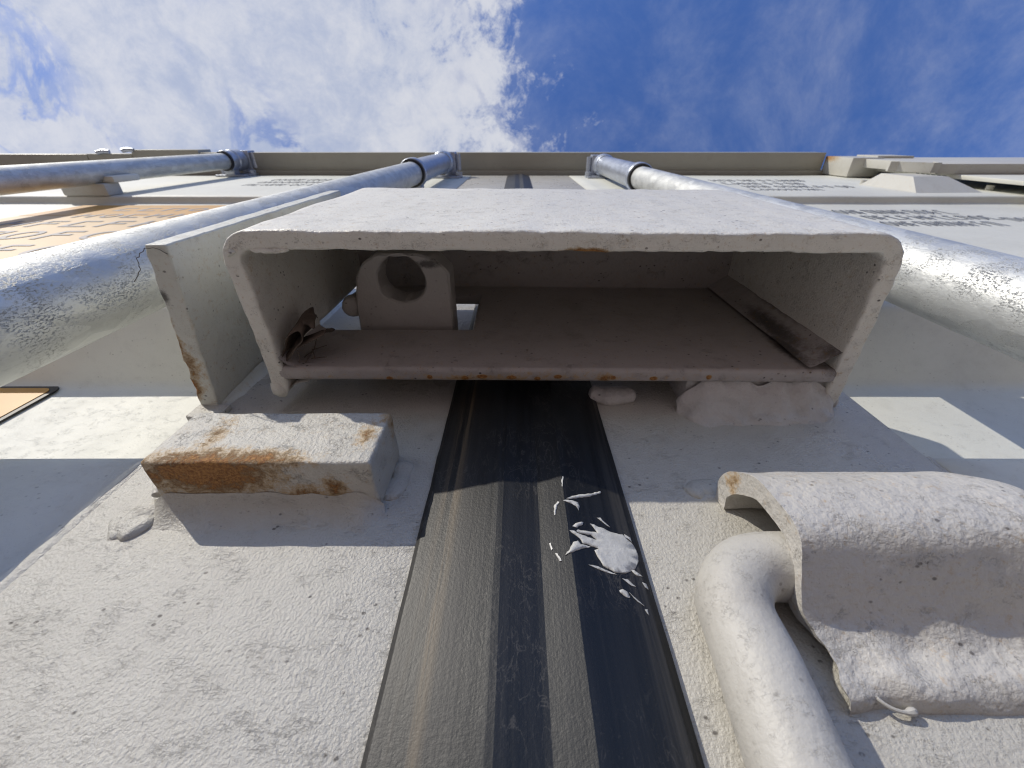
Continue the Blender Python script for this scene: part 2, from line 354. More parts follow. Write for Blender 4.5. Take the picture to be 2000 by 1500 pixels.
def stroke_marks(name, rows, mat, parent, F, kind_label=None):
    """flat print: rows = (x0, x1, z0, z1, count, style seed) of small character-sized strokes on the plane F"""
    V = []; Fc = []
    rnd = random.Random(hash(name) % 97 + len(rows))
    rnd = random.Random(len(rows) * 7 + int(abs(F)))
    def q(x0, x1, z0, z1):
        b = len(V); V.extend([(x0, F, z0), (x1, F, z0), (x1, F, z1), (x0, F, z1)]); Fc.append((b, b + 1, b + 2, b + 3))
    for (x0, x1, z0, z1, cnt) in rows:
        wch = (x1 - x0) / cnt
        for c in range(cnt):
            a = x0 + c * wch; b = a + wch * 0.72; s = wch * 0.15; h = (z1 - z0)
            style = rnd.randrange(5)
            if style == 0:
                n = 16; o = len(V); cx_, cz = (a + b) / 2, (z0 + z1) / 2
                for i in range(n):
                    an = 2 * math.pi * i / n
                    V.append((cx_ + (b - a) / 2 * math.cos(an), F, cz + h / 2 * math.sin(an)))
                    V.append((cx_ + ((b - a) / 2 - s) * math.cos(an), F, cz + (h / 2 - s) * math.sin(an)))
                for i in range(n):
                    j = (i + 1) % n; Fc.append((o + 2 * i, o + 2 * j, o + 2 * j + 1, o + 2 * i + 1))
            else:
                q(a, a + s, z0, z1)
                if style in (1, 2): q(b - s, b, z0, z1)
                if style in (1, 3): q(a + s, b - s, z0 + h * 0.45, z0 + h * 0.45 + s)
                if style in (2, 3, 4): q(a + s, b - s, z1 - s, z1)
                if style == 4: q(a + s, b, z0, z0 + s)
    o = mesh(name, V, Fc, mat, parent, smooth=False); o['kind'] = 'stuff'
    return o

# ------------------------------------------------------------------ ground
gm = bpy.data.meshes.new('ground'); gm.from_pydata([(-900, -900, 0), (900, -900, 0), (900, 900, 0), (-900, 900, 0)], [], [(0, 1, 2, 3)])
g = link('ground', gm, GROUND, smooth=False); g['kind'] = 'structure'

# ------------------------------------------------------------------ the container: shell, header, corner posts
cont = thing('shipping_container', 'white steel shipping container end frame rising to its roof edge against the sky', 'container', (0, 140, -1250))
box('side_wall', (-1219, -1180), (160, 6000), (-1230, 1140), P_FAR, cont, bevel=2)
box('side_wall', (1180, 1219), (160, 6000), (-1230, 1140), P_FAR, cont, bevel=2)
box('roof', (-1219, 1219), (160, 6000), (1142, 1180), P_FAR, cont, bevel=2)
box('floor', (-1219, 1219), (160, 6000), (-1230, -1100), DARK, cont, bevel=2)
box('header', (-1219, 1219), (92, 158), (1128, 1196), P_FAR, cont, bevel=2)
box('roof_gutter', (-787, 768), (35.5, 74), (1150, 1196), P_GUTTER_SHADE, cont, bevel=0.6, label='long dark underside of the header lip along the roof edge')
box('header_underside', (-1300, 905), (74.2, 92), (1146, 1190), P_GUTTER_SHADE, cont, bevel=0.6)
box('corner_block', (-957, -791), (29.5, 73), (1150, 1200), P_GUTTER_SHADE, cont, bevel=1.0)
box('corner_block', (-1070, -960), (38, 73), (1150, 1196), P_GUTTER_SHADE, cont, bevel=1.0)
box('corner_block', (-1420, -1072), (39, 70), (1150, 1200), P_GUTTER_SHADE, cont, bevel=1.5)
box('corner_post', (-1219, -1175), (90, 158), (-1230, 1120), P_FAR, cont, bevel=2)
box('corner_post', (1175, 1219), (90, 158), (-1230, 1120), P_FAR, cont, bevel=2)
box('end_block', (771, 842), (43, 82), (1056, 1152), P_FAR, cont, bevel=1.2, label='white lit end block with a rusty top edge')
box('end_block', (845, 930), (40, 80), (1080, 1150), P_FAR, cont, bevel=1.2)
tube('roof_bolt', [(-1040, 36, 1146), (-1028, 33, 1150), (-1014, 34, 1154)], 5, GALV2, cont, n=8)
tube('roof_bolt', [(-975, 31, 1146), (-962, 29, 1150), (-950, 31, 1152)], 5, GALV2, cont, n=8)

# side rail with its lip at the upper right
rail = thing('side_rail', 'stepped white rail with an overhanging lip, upper right under the sky', 'rail', (1000, 60, 640))
prism('lip', [(45, 862), (62.4, 862), (62.4, 1130), (45, 1130)], 'X', 800, 1330, P_FAR, rail, bevel=1.0)
prism('web', [(64, 640), (70, 640), (70, 1120), (62.6, 1120), (62.6, 862)], 'X', 835, 1330, P_PANEL, rail, bevel=0.8)
# folded bracket at the rail's end
br = []
for (x, z) in ((738, 905), (752, 902), (766, 880), (782, 858), (800, 862), (812, 890)): br.append((x, z))
V = []; Fc = []
for (x, z) in br:
    for (f, dz) in ((43, 0), (60, 0), (60, 5), (43, 5)): V.append((x, f, z + dz))
for i in range(len(br) - 1):
    for j in range(4): Fc.append((i * 4 + j, i * 4 + (j + 1) % 4, (i + 1) * 4 + (j + 1) % 4, (i + 1) * 4 + j))
Fc += [(0, 1, 2, 3), tuple(range(len(V) - 4, len(V)))]
mesh('bracket', V, Fc, P_FAR, rail)

# ------------------------------------------------------------------ doors
PROF = [(84, -1100), (84, -620), (130, -596), (130, -520), (84, -494), (84, 94.5), (130, 120), (130, 206), (84, 228), (84, 316), (96, 334), (96, 719), (84, 723), (84, 1120)]
def round_profile(P, r):
    o = []
    for i, p in enumerate(P):
        if i in (0, len(P) - 1): o.append(p); continue
        p = Vector(p); a = Vector(P[i - 1]) - p; b = Vector(P[i + 1]) - p
        rr = min(r, a.length * 0.35, b.length * 0.35)
        A = p + a.normalized() * rr; B = p + b.normalized() * rr
        for t in (0, 0.25, 0.5, 0.75, 1.0):
            q = A * (1 - t) ** 2 + p * 2 * t * (1 - t) + B * t * t; o.append((q.x, q.y))
    return o
def door_panel(parent, x0, x1):
    pr = round_profile(PROF, 6); V = []; Fc = []
    nx = 40; m = len(pr)
    for i in range(nx + 1):
        x = x0 + (x1 - x0) * i / nx
        for (f, z) in pr: V.append((x, f + 0.5 * noise.noise(Vector((x * 0.012, z * 0.012, 0))) , z))
    for i in range(nx):
        for j in range(m - 1): Fc.append((i * m + j, (i + 1) * m + j, (i + 1) * m + j + 1, i * m + j + 1))
    o = mesh('door_panel', V, Fc, P_PANEL, parent, sharp=60)
    md = o.modifiers.new('thickness', 'SOLIDIFY'); md.thickness = 0.0016; md.offset = -1 if o.data.polygons[0].normal.y < 0 else 1
    return o

left = thing('left_door', 'left white corrugated container door carrying the stop block, guard plate and padlock lug', 'door', (-600, 84, -1100))
right = thing('right_door', 'right white corrugated container door carrying the lock box and the rod saddle', 'door', (600, 84, -1100))
door_panel(left, -1170, -113.5); door_panel(right, 127.5, 1172)
def post(parent, x0, x1):
    box('edge_post', (x0, x1), (84, 138), (-1100, 1120), P_POST, parent, bevel=2.0, seg=3)
post(left, -113, -8); post(right, -2, 127)
bead('weld_seam', [(-113.6, 84.6, -200), (-113.6, 84.6, 94)], 2.2, P_POST, left, 0.2, 3, n=10, steps=120, amp=0.25, squash=(84.8, 0.45))
bead('weld_seam', [(127.4, 84.6, -200), (127.4, 84.6, 94)], 1.8, P_POST, right, 0.2, 5, n=10, steps=120, amp=0.25, squash=(84.8, 0.4))

# stop block on the left door
blk = prism('stop_block', [(67.6, 73), (84.4, 73), (84.4, 94), (67.6, 94)], 'X', -92.3, -36, P_BLOCK, left, bevel=0.9, seg=3, cuts=4, rough=(0.35, 0.32),
            label='small rectangular steel block with a rusty lower face, welded beside the rubber seal')
fillet('weld_bead', ((-94.5, 78.0, 72.9), (-35.5, 78.0, 72.9)), ((-96, 84.15, 65.5), (-34, 84.15, 66.5)), ((-95.5, 84.4, 73.4), (-34.5, 84.4, 73.4)), P_POST, blk, seed=2, amp=0.3)
bead('weld_bead', [(-95, 84.2, 74.5), (-97.5, 84.3, 72), (-98, 84.3, 68.5), (-93, 84.3, 66)], 4.2, P_POST, blk, 0.3, 8, steps=40, amp=0.8, squash=(84.3, 0.45), n=20)
bead('weld_bead', [(-99.5, 84.3, 73), (-102, 84.3, 69.5), (-97, 84.3, 64.5)], 2.6, P_POST, blk, 0.3, 31, steps=30, amp=0.6, squash=(84.3, 0.35), n=16)
bead('weld_spatter', [(-96.8, 81.5, 78.5), (-96, 80.5, 76.5), (-95, 80.8, 74.5)], 1.1, P_ROD, blk, 0.3, 11, steps=12, amp=0.3)
bead('weld_bead', [(-35.0, 84.2, 76), (-33.6, 84.2, 84), (-34, 84.2, 91)], 3.0, P_POST, blk, 0.35, 4, steps=24, amp=0.6, squash=(84.2, 0.5))

# guard plate left of the box
V = []; Fc = []
ns, nz = 34, 26
def guard_pt(side, i, k):
    t = i / ns; f = 26.4 + (84.4 - 26.4) * t; z = 118.4 + (252 - 118.4) * (k / nz) ** 1.6
    x = -106.6 - 7.2 * t + (6.3 if side else 0)
    a = 0.55 if k == 0 else 0.22
    p = jit((x, f, z), 0.33, a, 2.0)
    if k == 0 and t > 0.3 and not side: p = jit(p, 0.9, 0.5, 5.0)
    return p
for side in (0, 1):
    for i in range(ns + 1):
        for k in range(nz + 1): V.append(guard_pt(side, i, k))
def gi(s, i, k): return (s * (ns + 1) + i) * (nz + 1) + k
for i in range(ns):
    for k in range(nz):
        for s in (0, 1): Fc.append((gi(s, i, k), gi(s, i + 1, k), gi(s, i + 1, k + 1), gi(s, i, k + 1)))
    Fc.append((gi(0, i, 0), gi(0, i + 1, 0), gi(1, i + 1, 0), gi(1, i, 0))); Fc.append((gi(0, i, nz), gi(0, i + 1, nz), gi(1, i + 1, nz), gi(1, i, nz)))
for k in range(nz):
    for i in (0, ns): Fc.append((gi(0, i, k), gi(0, i, k + 1), gi(1, i, k + 1), gi(1, i, k)))
gp = mesh('guard_plate', V, Fc, P_GUARD, left, sharp=50, label='upright white guard plate left of the lock box with rust on its lower edge')
md = gp.modifiers.new('edges', 'BEVEL'); md.width = 0.0005; md.segments = 2; md.limit_method = 'ANGLE'; md.angle_limit = R(60)
fillet('weld_bead', ((-107.2, 80.5, 119.5), (-103, 80.5, 250)), ((-104, 84.1, 119.5), (-100, 84.1, 250)), ((-107.2, 84.3, 119.5), (-103, 84.3, 250)), P_GUARD, gp, seed=6, amp=0.2)
box('foot', (-114.5, -103), (82.0, 84.6), (111.5, 119.5), P_POST, gp, bevel=0.8, cuts=2, rough=(0.4, 0.4))

# padlock lug with its hole
V = []; Fc = []
hc = (-45.6, 48.2); hr = 9.4; nL = 72
outer = [(-66.5, 90), (-65.8, 60), (-63.5, 47), (-60, 41.8), (-54, 38.3), (-38, 38.2), (-31, 40.5), (-26.5, 45.5), (-26.6, 60), (-26.8, 90)]
def ray_poly(c, a, P):
    d = Vector((math.cos(a), math.sin(a))); best = None
    for i in range(len(P)):
        p = Vector(P[i]); q = Vector(P[(i + 1) % len(P)]); e = q - p
        den = d.x * e.y - d.y * e.x
        if abs(den) < 1e-9: continue
        r0 = p - Vector(c); t = (r0.x * e.y - r0.y * e.x) / den; u = (r0.x * d.y - r0.y * d.x) / den
        if t > 0 and -1e-6 <= u <= 1 + 1e-6 and (best is None or t < best): best = t
    return Vector(c) + d * best
for i in range(nL):
    a = 2 * math.pi * i / nL; o_ = ray_poly(hc, a, outer); h = Vector(hc) + Vector((math.cos(a), math.sin(a))) * hr * (1 + 0.03 * math.sin(3 * a))
    ob = o_ + (h - o_).normalized() * 0.9; hb = h + (o_ - h).normalized() * 0.6
    for (p, z) in ((h, 168), (h, 156.7), (hb, 156.0), (ob, 156.0), (o_, 156.9), (o_, 168)): V.append(jit((p.x, p.y, z), 0.4, 0.22))
for i in range(nL):
    j = (i + 1) % nL
    for s in range(6): Fc.append((i * 6 + s, j * 6 + s, j * 6 + (s + 1) % 6, i * 6 + (s + 1) % 6))
mesh('padlock_lug', V, Fc, P_LUG, left, label='thick steel padlock lug with a round hole, poking into the lock box')
bead('weld_drip', [(-69, 62, 172), (-69.5, 61, 163), (-68, 60.5, 158)], 4.2, P_LUG, left, 0.3, 9, steps=16, amp=0.4)

# ------------------------------------------------------------------ lock box on the right door
XL, XR, FF, TH = -86.3, 113.5, 22.4, 5.6
def shear(x, f): return x + 0.02 * (f - 22), f + 1.1 * (x + 87) / 200
rc = 7.4
def centre_path():
    cL, cR, cF = XL + TH / 2, XR - TH / 2, FF + TH / 2
    P = []
    for i in range(22): t = i / 21; P.append(((cL, 'legL', t), (-1, 0)))
    for i in range(1, 9):
        a = R(180 + 90 * i / 9); P.append(((cL + rc + rc * math.cos(a), cF + rc + rc * math.sin(a)), (math.cos(a), math.sin(a))))
    for i in range(91): P.append(((cL + rc + (cR - cL - 2 * rc) * i / 90, cF), (0, -1)))
    for i in range(1, 9):
        a = R(270 + 90 * i / 9); P.append(((cR - rc + rc * math.cos(a), cF + rc + rc * math.sin(a)), (math.cos(a), math.sin(a))))
    for i in range(22): t = i / 21; P.append(((cR, 'legR', t), (1, 0)))
    return P, cF
cp, cF = centre_path()
zs = [226, 214, 200, 186, 172, 160, 151.8, 150.2, 142, 134, 128, 124, 121.4, 119.9]
def sec():
    s = [(1, z) for z in zs] + [(0.93, 119.15), (0.8, 118.82)]
    s += [(k, 118.8) for k in (0.45, 0.1, -0.3, -0.6)] + [(-0.82, 118.82), (-0.94, 119.2)] + [(-1, z) for z in zs[::-1]]
    return s
S_ = sec(); V = []; Fc = []
for (c, nrm) in cp:
    for (k, z) in S_:
        if isinstance(c[1], str):
            t = c[2]; f0 = cF + rc
            if c[1] == 'legL': fe = 76.5 if z < 151 else 64.5; f = fe + (f0 - fe) * t; x = c[0]; e = t * (fe - f0)
            else: fe = 81.5; f = f0 + (fe - f0) * t; x = c[0]; e = (1 - t) * (fe - f0)
            th = TH / 2 * (min(1.0, 0.45 + e / 3.0) ** 0.5)
        else: x, f = c; th = TH / 2
        px_, pf_ = x + nrm[0] * th * k, f + nrm[1] * th * k
        px_, pf_ = shear(px_, pf_)
        p = (px_, pf_, z)
        p = jit(p, 0.10, 0.45, 4.0)
        if z < 122: p = jit(p, 0.55, 0.30, 1.0); p = jit(p, 1.7, 0.12, 7.0)
        V.append(p)
m = len(S_); n_ = len(cp)
for i in range(n_ - 1):
    for j in range(m): Fc.append((i * m + j, i * m + (j + 1) % m, (i + 1) * m + (j + 1) % m, (i + 1) * m + j))
Fc += [tuple(range(m)), tuple(range((n_ - 1) * m, n_ * m))]
lb = mesh('lock_box', V, Fc, P_BOX, right, sharp=70, label='white steel lock box open at the bottom, thick rounded rim, welded across the door gap')
# back wall with the cut-out for the lug
bw = [(-82.5, 118.9), (110.5, 118.9), (110.5, 225), (-82, 225), (-82, 193), (-18.5, 193), (-18.5, 152), (-78, 151.3), (-82.5, 151.3)]
bwp = prism('back_wall', [(x, z) for x, z in bw], 'F', 67.4, 72.6, P_INNER_SHADE, lb, bevel=1.5, seg=4)
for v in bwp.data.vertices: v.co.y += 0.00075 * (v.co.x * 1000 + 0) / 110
box('end_cap', (-83, 111), (26.5, 70), (206, 211), P_INNER_SHADE, lb, bevel=0.5)
fillet('corner_strip', ((110.9, 59.5, 119.4), (110.9, 59.5, 206)), ((99.5, 67.2, 119.4), (99.5, 67.2, 206)), ((111.2, 67.4, 119.4), (111.2, 67.4, 206)), P_INNER_SHADE, lb, seed=41, amp=0.25, freq=0.3, bulge=0.08, steps=70, n=8, ramp=30, wave=0.04)
fillet('weld_bead', ((57, 72.9, 120.4), (113.5, 73.6, 120.2)), ((57, 84.1, 107.5), (114, 84.1, 111)), ((57, 84, 119.5), (113, 84, 119.5)), P_WELD, lb, seed=12, amp=1.0, freq=0.22, bulge=0.12, steps=90, n=14, ramp=2.2, wave=0.28)
box('backing_bar', (60, 111), (73.4, 84.5), (121.5, 190), P_WELD, lb, bevel=1.5)
bead('weld_bead', [(27, 81.5, 127), (34, 81.8, 124.6), (44, 81.8, 126.5)], 4.2, P_WELD, lb, 0.2, 17, steps=24, amp=0.5, squash=(84.2, 0.75))
bead('weld_bead', [(114.6, 82.6, 120.5), (115, 82.8, 124), (115.8, 83, 150), (116, 83, 224)], 2.6, P_WELD, lb, 0.25, 18, steps=70, amp=0.6)
fillet('weld_bead', ((-80.9, 60.5, 119.3), (-80.9, 61.5, 151)), ((-74.5, 67.3, 119.3), (-76, 67.3, 151)), ((-81.2, 67.4, 119.3), (-81.2, 67.4, 151)), P_INNER_SHADE, lb, seed=51, amp=0.15, bulge=0.6, steps=30, ramp=30, wave=0.1)
fillet('weld_bead', ((-81.0, 76.6, 119.4), (-81.0, 76.8, 149)), ((-72.5, 72.7, 119.2), (-75, 72.7, 149)), ((-81.2, 72.6, 119.3), (-81.2, 72.6, 149)), P_BOX, lb, seed=57, amp=0.15, bulge=0.55, steps=30, ramp=30, wave=0.1)
bead('weld_drip', [(-84.0, 73.5, 121.5), (-83.6, 76.2, 120.4), (-82.6, 77.2, 121.5)], 3.0, P_BOX, lb, 0.2, 21, steps=24, amp=0.3)
bead('paint_drip', [(-82.9, 28.2, 118.7), (-82.2, 29.4, 118.4)], 1.5, P_BOX, lb, 0.1, 22, steps=12, amp=0.1)
bead('paint_drip', [(-77, 28.0, 119.2), (-71, 28.3, 119.0), (-66, 28.0, 119.3)], 0.8, P_BOX, lb, 0.4, 23, steps=30, amp=0.5, freq=0.8)

# ------------------------------------------------------------------ rubber seal between the doors
seal = thing('door_seal', 'black ribbed rubber seal strip running up between the two doors', 'seal', (2, 84, -1100))
GP = [(-24.4, 84.3), (-24.2, 83.0), (-23.2, 82.3), (-14, 80.85), (-5.0, 79.35), (-3.6, 79.25), (-2.4, 79.4), (4.2, 79.95), (5.4, 79.95), (6.4, 79.72), (10.9, 78.55), (12.0, 78.3), (12.7, 78.4), (13.6, 78.6), (21, 80.5), (27.4, 82.2), (29.0, 82.9), (29.4, 84.3)]
gz = [-1090] + [-600, -200, -40] + [i * 4.0 for i in range(0, 36)] + [160, 200, 300, 500, 800, 1090, 1104]
V = []; Fc = []
for z in gz:
    for i, (x, f) in enumerate(GP):
        a = 0.10 if 0 < z < 150 else 0
        p = jit((x, f, z), 0.09, a, 3.0)
        if i in (0, 1, 2) and 60 < z < 100: p = (p[0] + 0.5 * noise.noise(Vector((z * 0.35, i * 0.3, 2))), p[1], p[2])
        k = 0.55 if z == 1104 else 1
        V.append((2 + (p[0] - 2) * k, p[1], p[2]))
m = len(GP)
for i in range(len(gz) - 1):
    for j in range(m - 1): Fc.append((i * m + j, i * m + j + 1, (i + 1) * m + j + 1, (i + 1) * m + j))
    Fc.append((i * m + m - 1, i * m, (i + 1) * m, (i + 1) * m + m - 1))
Fc += [tuple(range(m)), tuple(range((len(gz) - 1) * m, len(gz) * m))]
mesh('seal_strip', V, Fc, RUBBER, seal, sharp=4)
def seal_f(x):
    for (a, fa), (b, fb) in zip(GP[1:], GP[2:]):
        if a <= x <= b: return fa + (fb - fa) * (x - a) / (b - a)
    return 83
SPL = [[(17.5, 64.8), (19.5, 64.3), (22.2, 63.3), (25.3, 63.0), (27.1, 60.9), (28.0, 58.4), (27.3, 55.8), (26.0, 54.3), (23.7, 52.8), (21.1, 52.7), (18.7, 53.9), (17.9, 55.7), (17.4, 57.4), (18.4, 58.0), (16.8, 58.6), (14.9, 58.7), (14.3, 60.0), (12.3, 61.8), (12.9, 62.0), (15.2, 60.9), (17.7, 60.4), (18.7, 60.2), (17.3, 61.4), (14.0, 61.8), (14.3, 62.3), (16.8, 62.3), (19.1, 62.4), (18.2, 63.8)],
 [(10.6, 55.5), (11.7, 56.8), (12.7, 58.5), (13.9, 59.3), (14.3, 58.4), (16.7, 58.2), (14.4, 57.2), (12.7, 56.4)], [(12.7, 71.3), (14.1, 72.7), (18.7, 74.5), (22.3, 76.2), (22.4, 75.7), (18.6, 73.5), (16.0, 72.6), (13.7, 71.7)],
 [(11.5, 70.9), (13.9, 71.1), (15.4, 70.8), (15.7, 69.5), (15.1, 68.3), (14.8, 69.4), (13.8, 70.0), (12.4, 70.4)], [(9.0, 66.7), (9.3, 69.9), (10.2, 70.9), (10.8, 70.5), (10.0, 69.5), (9.3, 66.8)],
 [(11.7, 75.5), (11.8, 77.6), (12.3, 79.3), (12.6, 79.2), (12.1, 77.4), (11.9, 75.5)], [(7.2, 59.2), (7.6, 59.3), (8.0, 57.6), (7.7, 57.3)], [(8.4, 56.2), (8.9, 56.2), (9.7, 54.3), (9.2, 54.4)],
 [(13.1, 63.0), (13.7, 64.1), (16.0, 64.9), (15.7, 64.2), (14.2, 63.1)], [(19.6, 67.0), (20.5, 67.0), (22.5, 64.8), (21.9, 65.0)], [(15.5, 53.5), (17.5, 53.4), (21.5, 52.2), (19.9, 52.2), (17.4, 52.7)],
 [(22.6, 51.5), (23.9, 51.2), (25.2, 50.1), (24.2, 50.2)], [(21.2, 48.5), (22.1, 49.0), (23.0, 48.5), (23.3, 47.4), (22.4, 47.4), (21.5, 47.8)], [(23.2, 48.5), (24.5, 47.4), (26.0, 46.0), (24.8, 46.7)],
 [(24.6, 54.1), (25.9, 54.0), (27.5, 52.7), (26.1, 52.8)], [(25.9, 63.3), (27.2, 62.6), (27.2, 61.8), (26.0, 62.5)], [(25.8, 45.2), (26.5, 45.3), (26.5, 44.3)], [(27.1, 51.4), (27.8, 51.1), (28.1, 49.9), (27.3, 50.2)]]
def splash(poly, idx):
    bm = bmesh.new()
    vs = [bm.verts.new((x, 0, z)) for x, z in poly]; f = bm.faces.new(vs)
    bmesh.ops.subdivide_edges(bm, edges=list(bm.edges), cuts=3)
    bmesh.ops.triangulate(bm, faces=list(bm.faces))
    for _ in range(2 if idx == 0 else 1):
        bmesh.ops.subdivide_edges(bm, edges=[e for e in bm.edges if e.calc_length() > 0.8], cuts=1)
        bmesh.ops.triangulate(bm, faces=list(bm.faces))
    bd = {v for e in bm.edges if e.is_boundary for v in e.verts}
    top = {}
    ext = bmesh.ops.extrude_face_region(bm, geom=list(bm.faces))
    tv = [g_ for g_ in ext['geom'] if isinstance(g_, bmesh.types.BMVert)]
    tvs = set(tv)
    for v in bm.verts:
        x, z = v.co.x, v.co.z
        nx = x + 0.25 * noise.noise(Vector((x * 0.9, z * 0.9, idx))); nz_ = z + 0.3 * noise.noise(Vector((x * 0.9, z * 0.9, idx + 9)))
        f0 = seal_f(nx)
        if v in tvs:
            inner = not any(len([ff for ff in e.link_faces if ff]) and any(w_ not in tvs for w_ in (e.other_vert(v),)) for e in v.link_edges)
            f0 -= (0.34 + 0.12 * noise.noise(Vector((x * 0.8, z * 0.8, 5)))) if inner else 0.16
        else: f0 += 0.15
        v.co = W((nx, f0, nz_))
    bmesh.ops.recalc_face_normals(bm, faces=bm.faces)
    me = bpy.data.meshes.new('paint_splash'); bm.to_mesh(me); bm.free()
    link('paint_splash', me, SPLASH, seal, sharp=80)
for i, p in enumerate(SPL): splash(p, i)

# ------------------------------------------------------------------ rod saddle and bent rod (lower right)
SP = [(84.2, 77.6), (79.3, 78.3), (74, 76), (69.3, 71.5), (66, 66.6), (64.5, 61.6), (64.1, 56.3), (64.5, 52.2), (66.2, 49.2), (69.8, 46.6), (74.4, 43.6), (78.0, 40.8), (79.9, 37.6), (80.3, 34.4), (80.4, 31.8), (81.6, 29.6), (84.3, 28.6)]
def smooth_curve(P, k=4):
    o = []
    for i in range(len(P) - 1):
        p0 = Vector(P[max(i - 1, 0)]); p1 = Vector(P[i]); p2 = Vector(P[i + 1]); p3 = Vector(P[min(i + 2, len(P) - 1)])
        for s in range(k):
            t = s / k
            o.append(0.5 * ((2 * p1) + (p2 - p0) * t + (2 * p0 - 5 * p1 + 4 * p2 - p3) * t * t + (3 * p1 - p0 - 3 * p2 + p3) * t ** 3))
    o.append(Vector(P[-1])); return o
sc = smooth_curve(SP, 4); m = len(sc); V = []; Fc = []
nx = 60; T = 5.2
for i in range(nx + 1):
    x = 53.8 + 76 * i / nx
    drop = max(0.0, (x - 101) / 29.0); sq = 1 - 0.92 * drop ** 2.2
    for j in range(m):
        a = sc[max(j - 1, 0)]; b = sc[min(j + 1, m - 1)]; t = (b - a).normalized(); nr = Vector((t.y, -t.x))     # points towards the inside
        if nr.dot(Vector((84, 58)) - sc[j]) < 0: nr = -nr
        wz = max(0.0, min(1.0, (42.0 - sc[j].y) / 4.0)); Tj = T * (1 - wz) + 0.6 * wz
        for lay_ in (0, 1):
            q = sc[j] + nr * (Tj * lay_)
            f = 84.2 - (84.2 - q.x) * sq
            e = 0.0
            lumpy = 1.5 * wz * noise.noise(Vector((x * 0.13, q.y * 0.12, 3.0)))
            p = (x + wz * (2.5 + 1.5 * noise.noise(Vector((q.y * 0.3, 1, 1)))) * (1 - i / nx), f - lumpy * (1 if j < m - 3 else 0), q.y + wz * 1.6 * noise.noise(Vector((x * 0.09, 4, 0))))
            p = jit(p, 0.10, 0.5, 6.0); p = jit(p, 0.7, 0.12, 2.0)
            if i == 0: p = (p[0] + 0.5 * (1 if lay_ else 0.4), p[1], p[2])
            V.append(p)
def si(i, j, l_): return (i * m + j) * 2 + l_
for i in range(nx):
    for j in range(m - 1):
        Fc.append((si(i, j, 0), si(i + 1, j, 0), si(i + 1, j + 1, 0), si(i, j + 1, 0))); Fc.append((si(i, j, 1), si(i + 1, j, 1), si(i + 1, j + 1, 1), si(i, j + 1, 1)))
    for j in (0, m - 1): Fc.append((si(i, j, 0), si(i + 1, j, 0), si(i + 1, j, 1), si(i, j, 1)))
for j in range(m - 1):
    for i in (0, nx): Fc.append((si(i, j, 0), si(i, j + 1, 0), si(i, j + 1, 1), si(i, j, 1)))
sad = mesh('rod_saddle', V, Fc, P_SADDLE, right, sharp=55, label='thick bent white saddle plate arching over the bent rod, lower right')
md = sad.modifiers.new('edges', 'BEVEL'); md.width = 0.0007; md.segments = 2; md.limit_method = 'ANGLE'; md.angle_limit = R(55)
bead('weld_bead', [(98, 79.5, 42), (100, 79, 38), (106, 79.5, 33.5), (118, 80.5, 33)], 3.6, P_SADDLE, sad, 0.3, 29, n=16, steps=50, amp=0.7)
bead('weld_bead', [(47.5, 84.3, 78), (51, 84.3, 81), (57, 84.2, 81)], 2.8, P_POST, sad, 0.3, 27, steps=20, amp=0.5, squash=(84.3, 0.45))
rod = thing('bent_rod', 'round white bent rod emerging from under the saddle and turning down', 'rod', (41, 76.9, -60))
path = [(68, 77.4, 52.2), (60, 77.4, 52.2), (55, 77.4, 52.2)]
for i in range(1, 13):
    a = R(90 + 90 * i / 12); path.append((53.6 + 12.2 * math.cos(a), 77.4, 40.0 + 12.2 * math.sin(a)))
path += [(41.2, 77, 34), (40.6, 77, 26), (39.8, 77, 15), (38.5, 77, -5), (36, 77, -60)]
tube('rod', path, 6.9, P_ROD, rod, n=36, rough=(0.12, 0.3, 9.0), sharp=80)
wire = thing('wire_scrap', 'short curl of white wire hanging below the saddle weld', 'wire', (63, 80, 30))
wp = smooth_curve([(61.4, 82.5, 33), (61.2, 81.9, 31.4), (62.0, 82.0, 29.8), (63.6, 82.3, 28.8), (65.6, 82.6, 28.5), (67.6, 82.9, 28.9)], 4)
tube('wire', [tuple(p) for p in wp], [0.32] * (len(wp) - 5) + [0.4, 0.6, 0.7, 0.6, 0.3], P_ROD, wire, n=8)

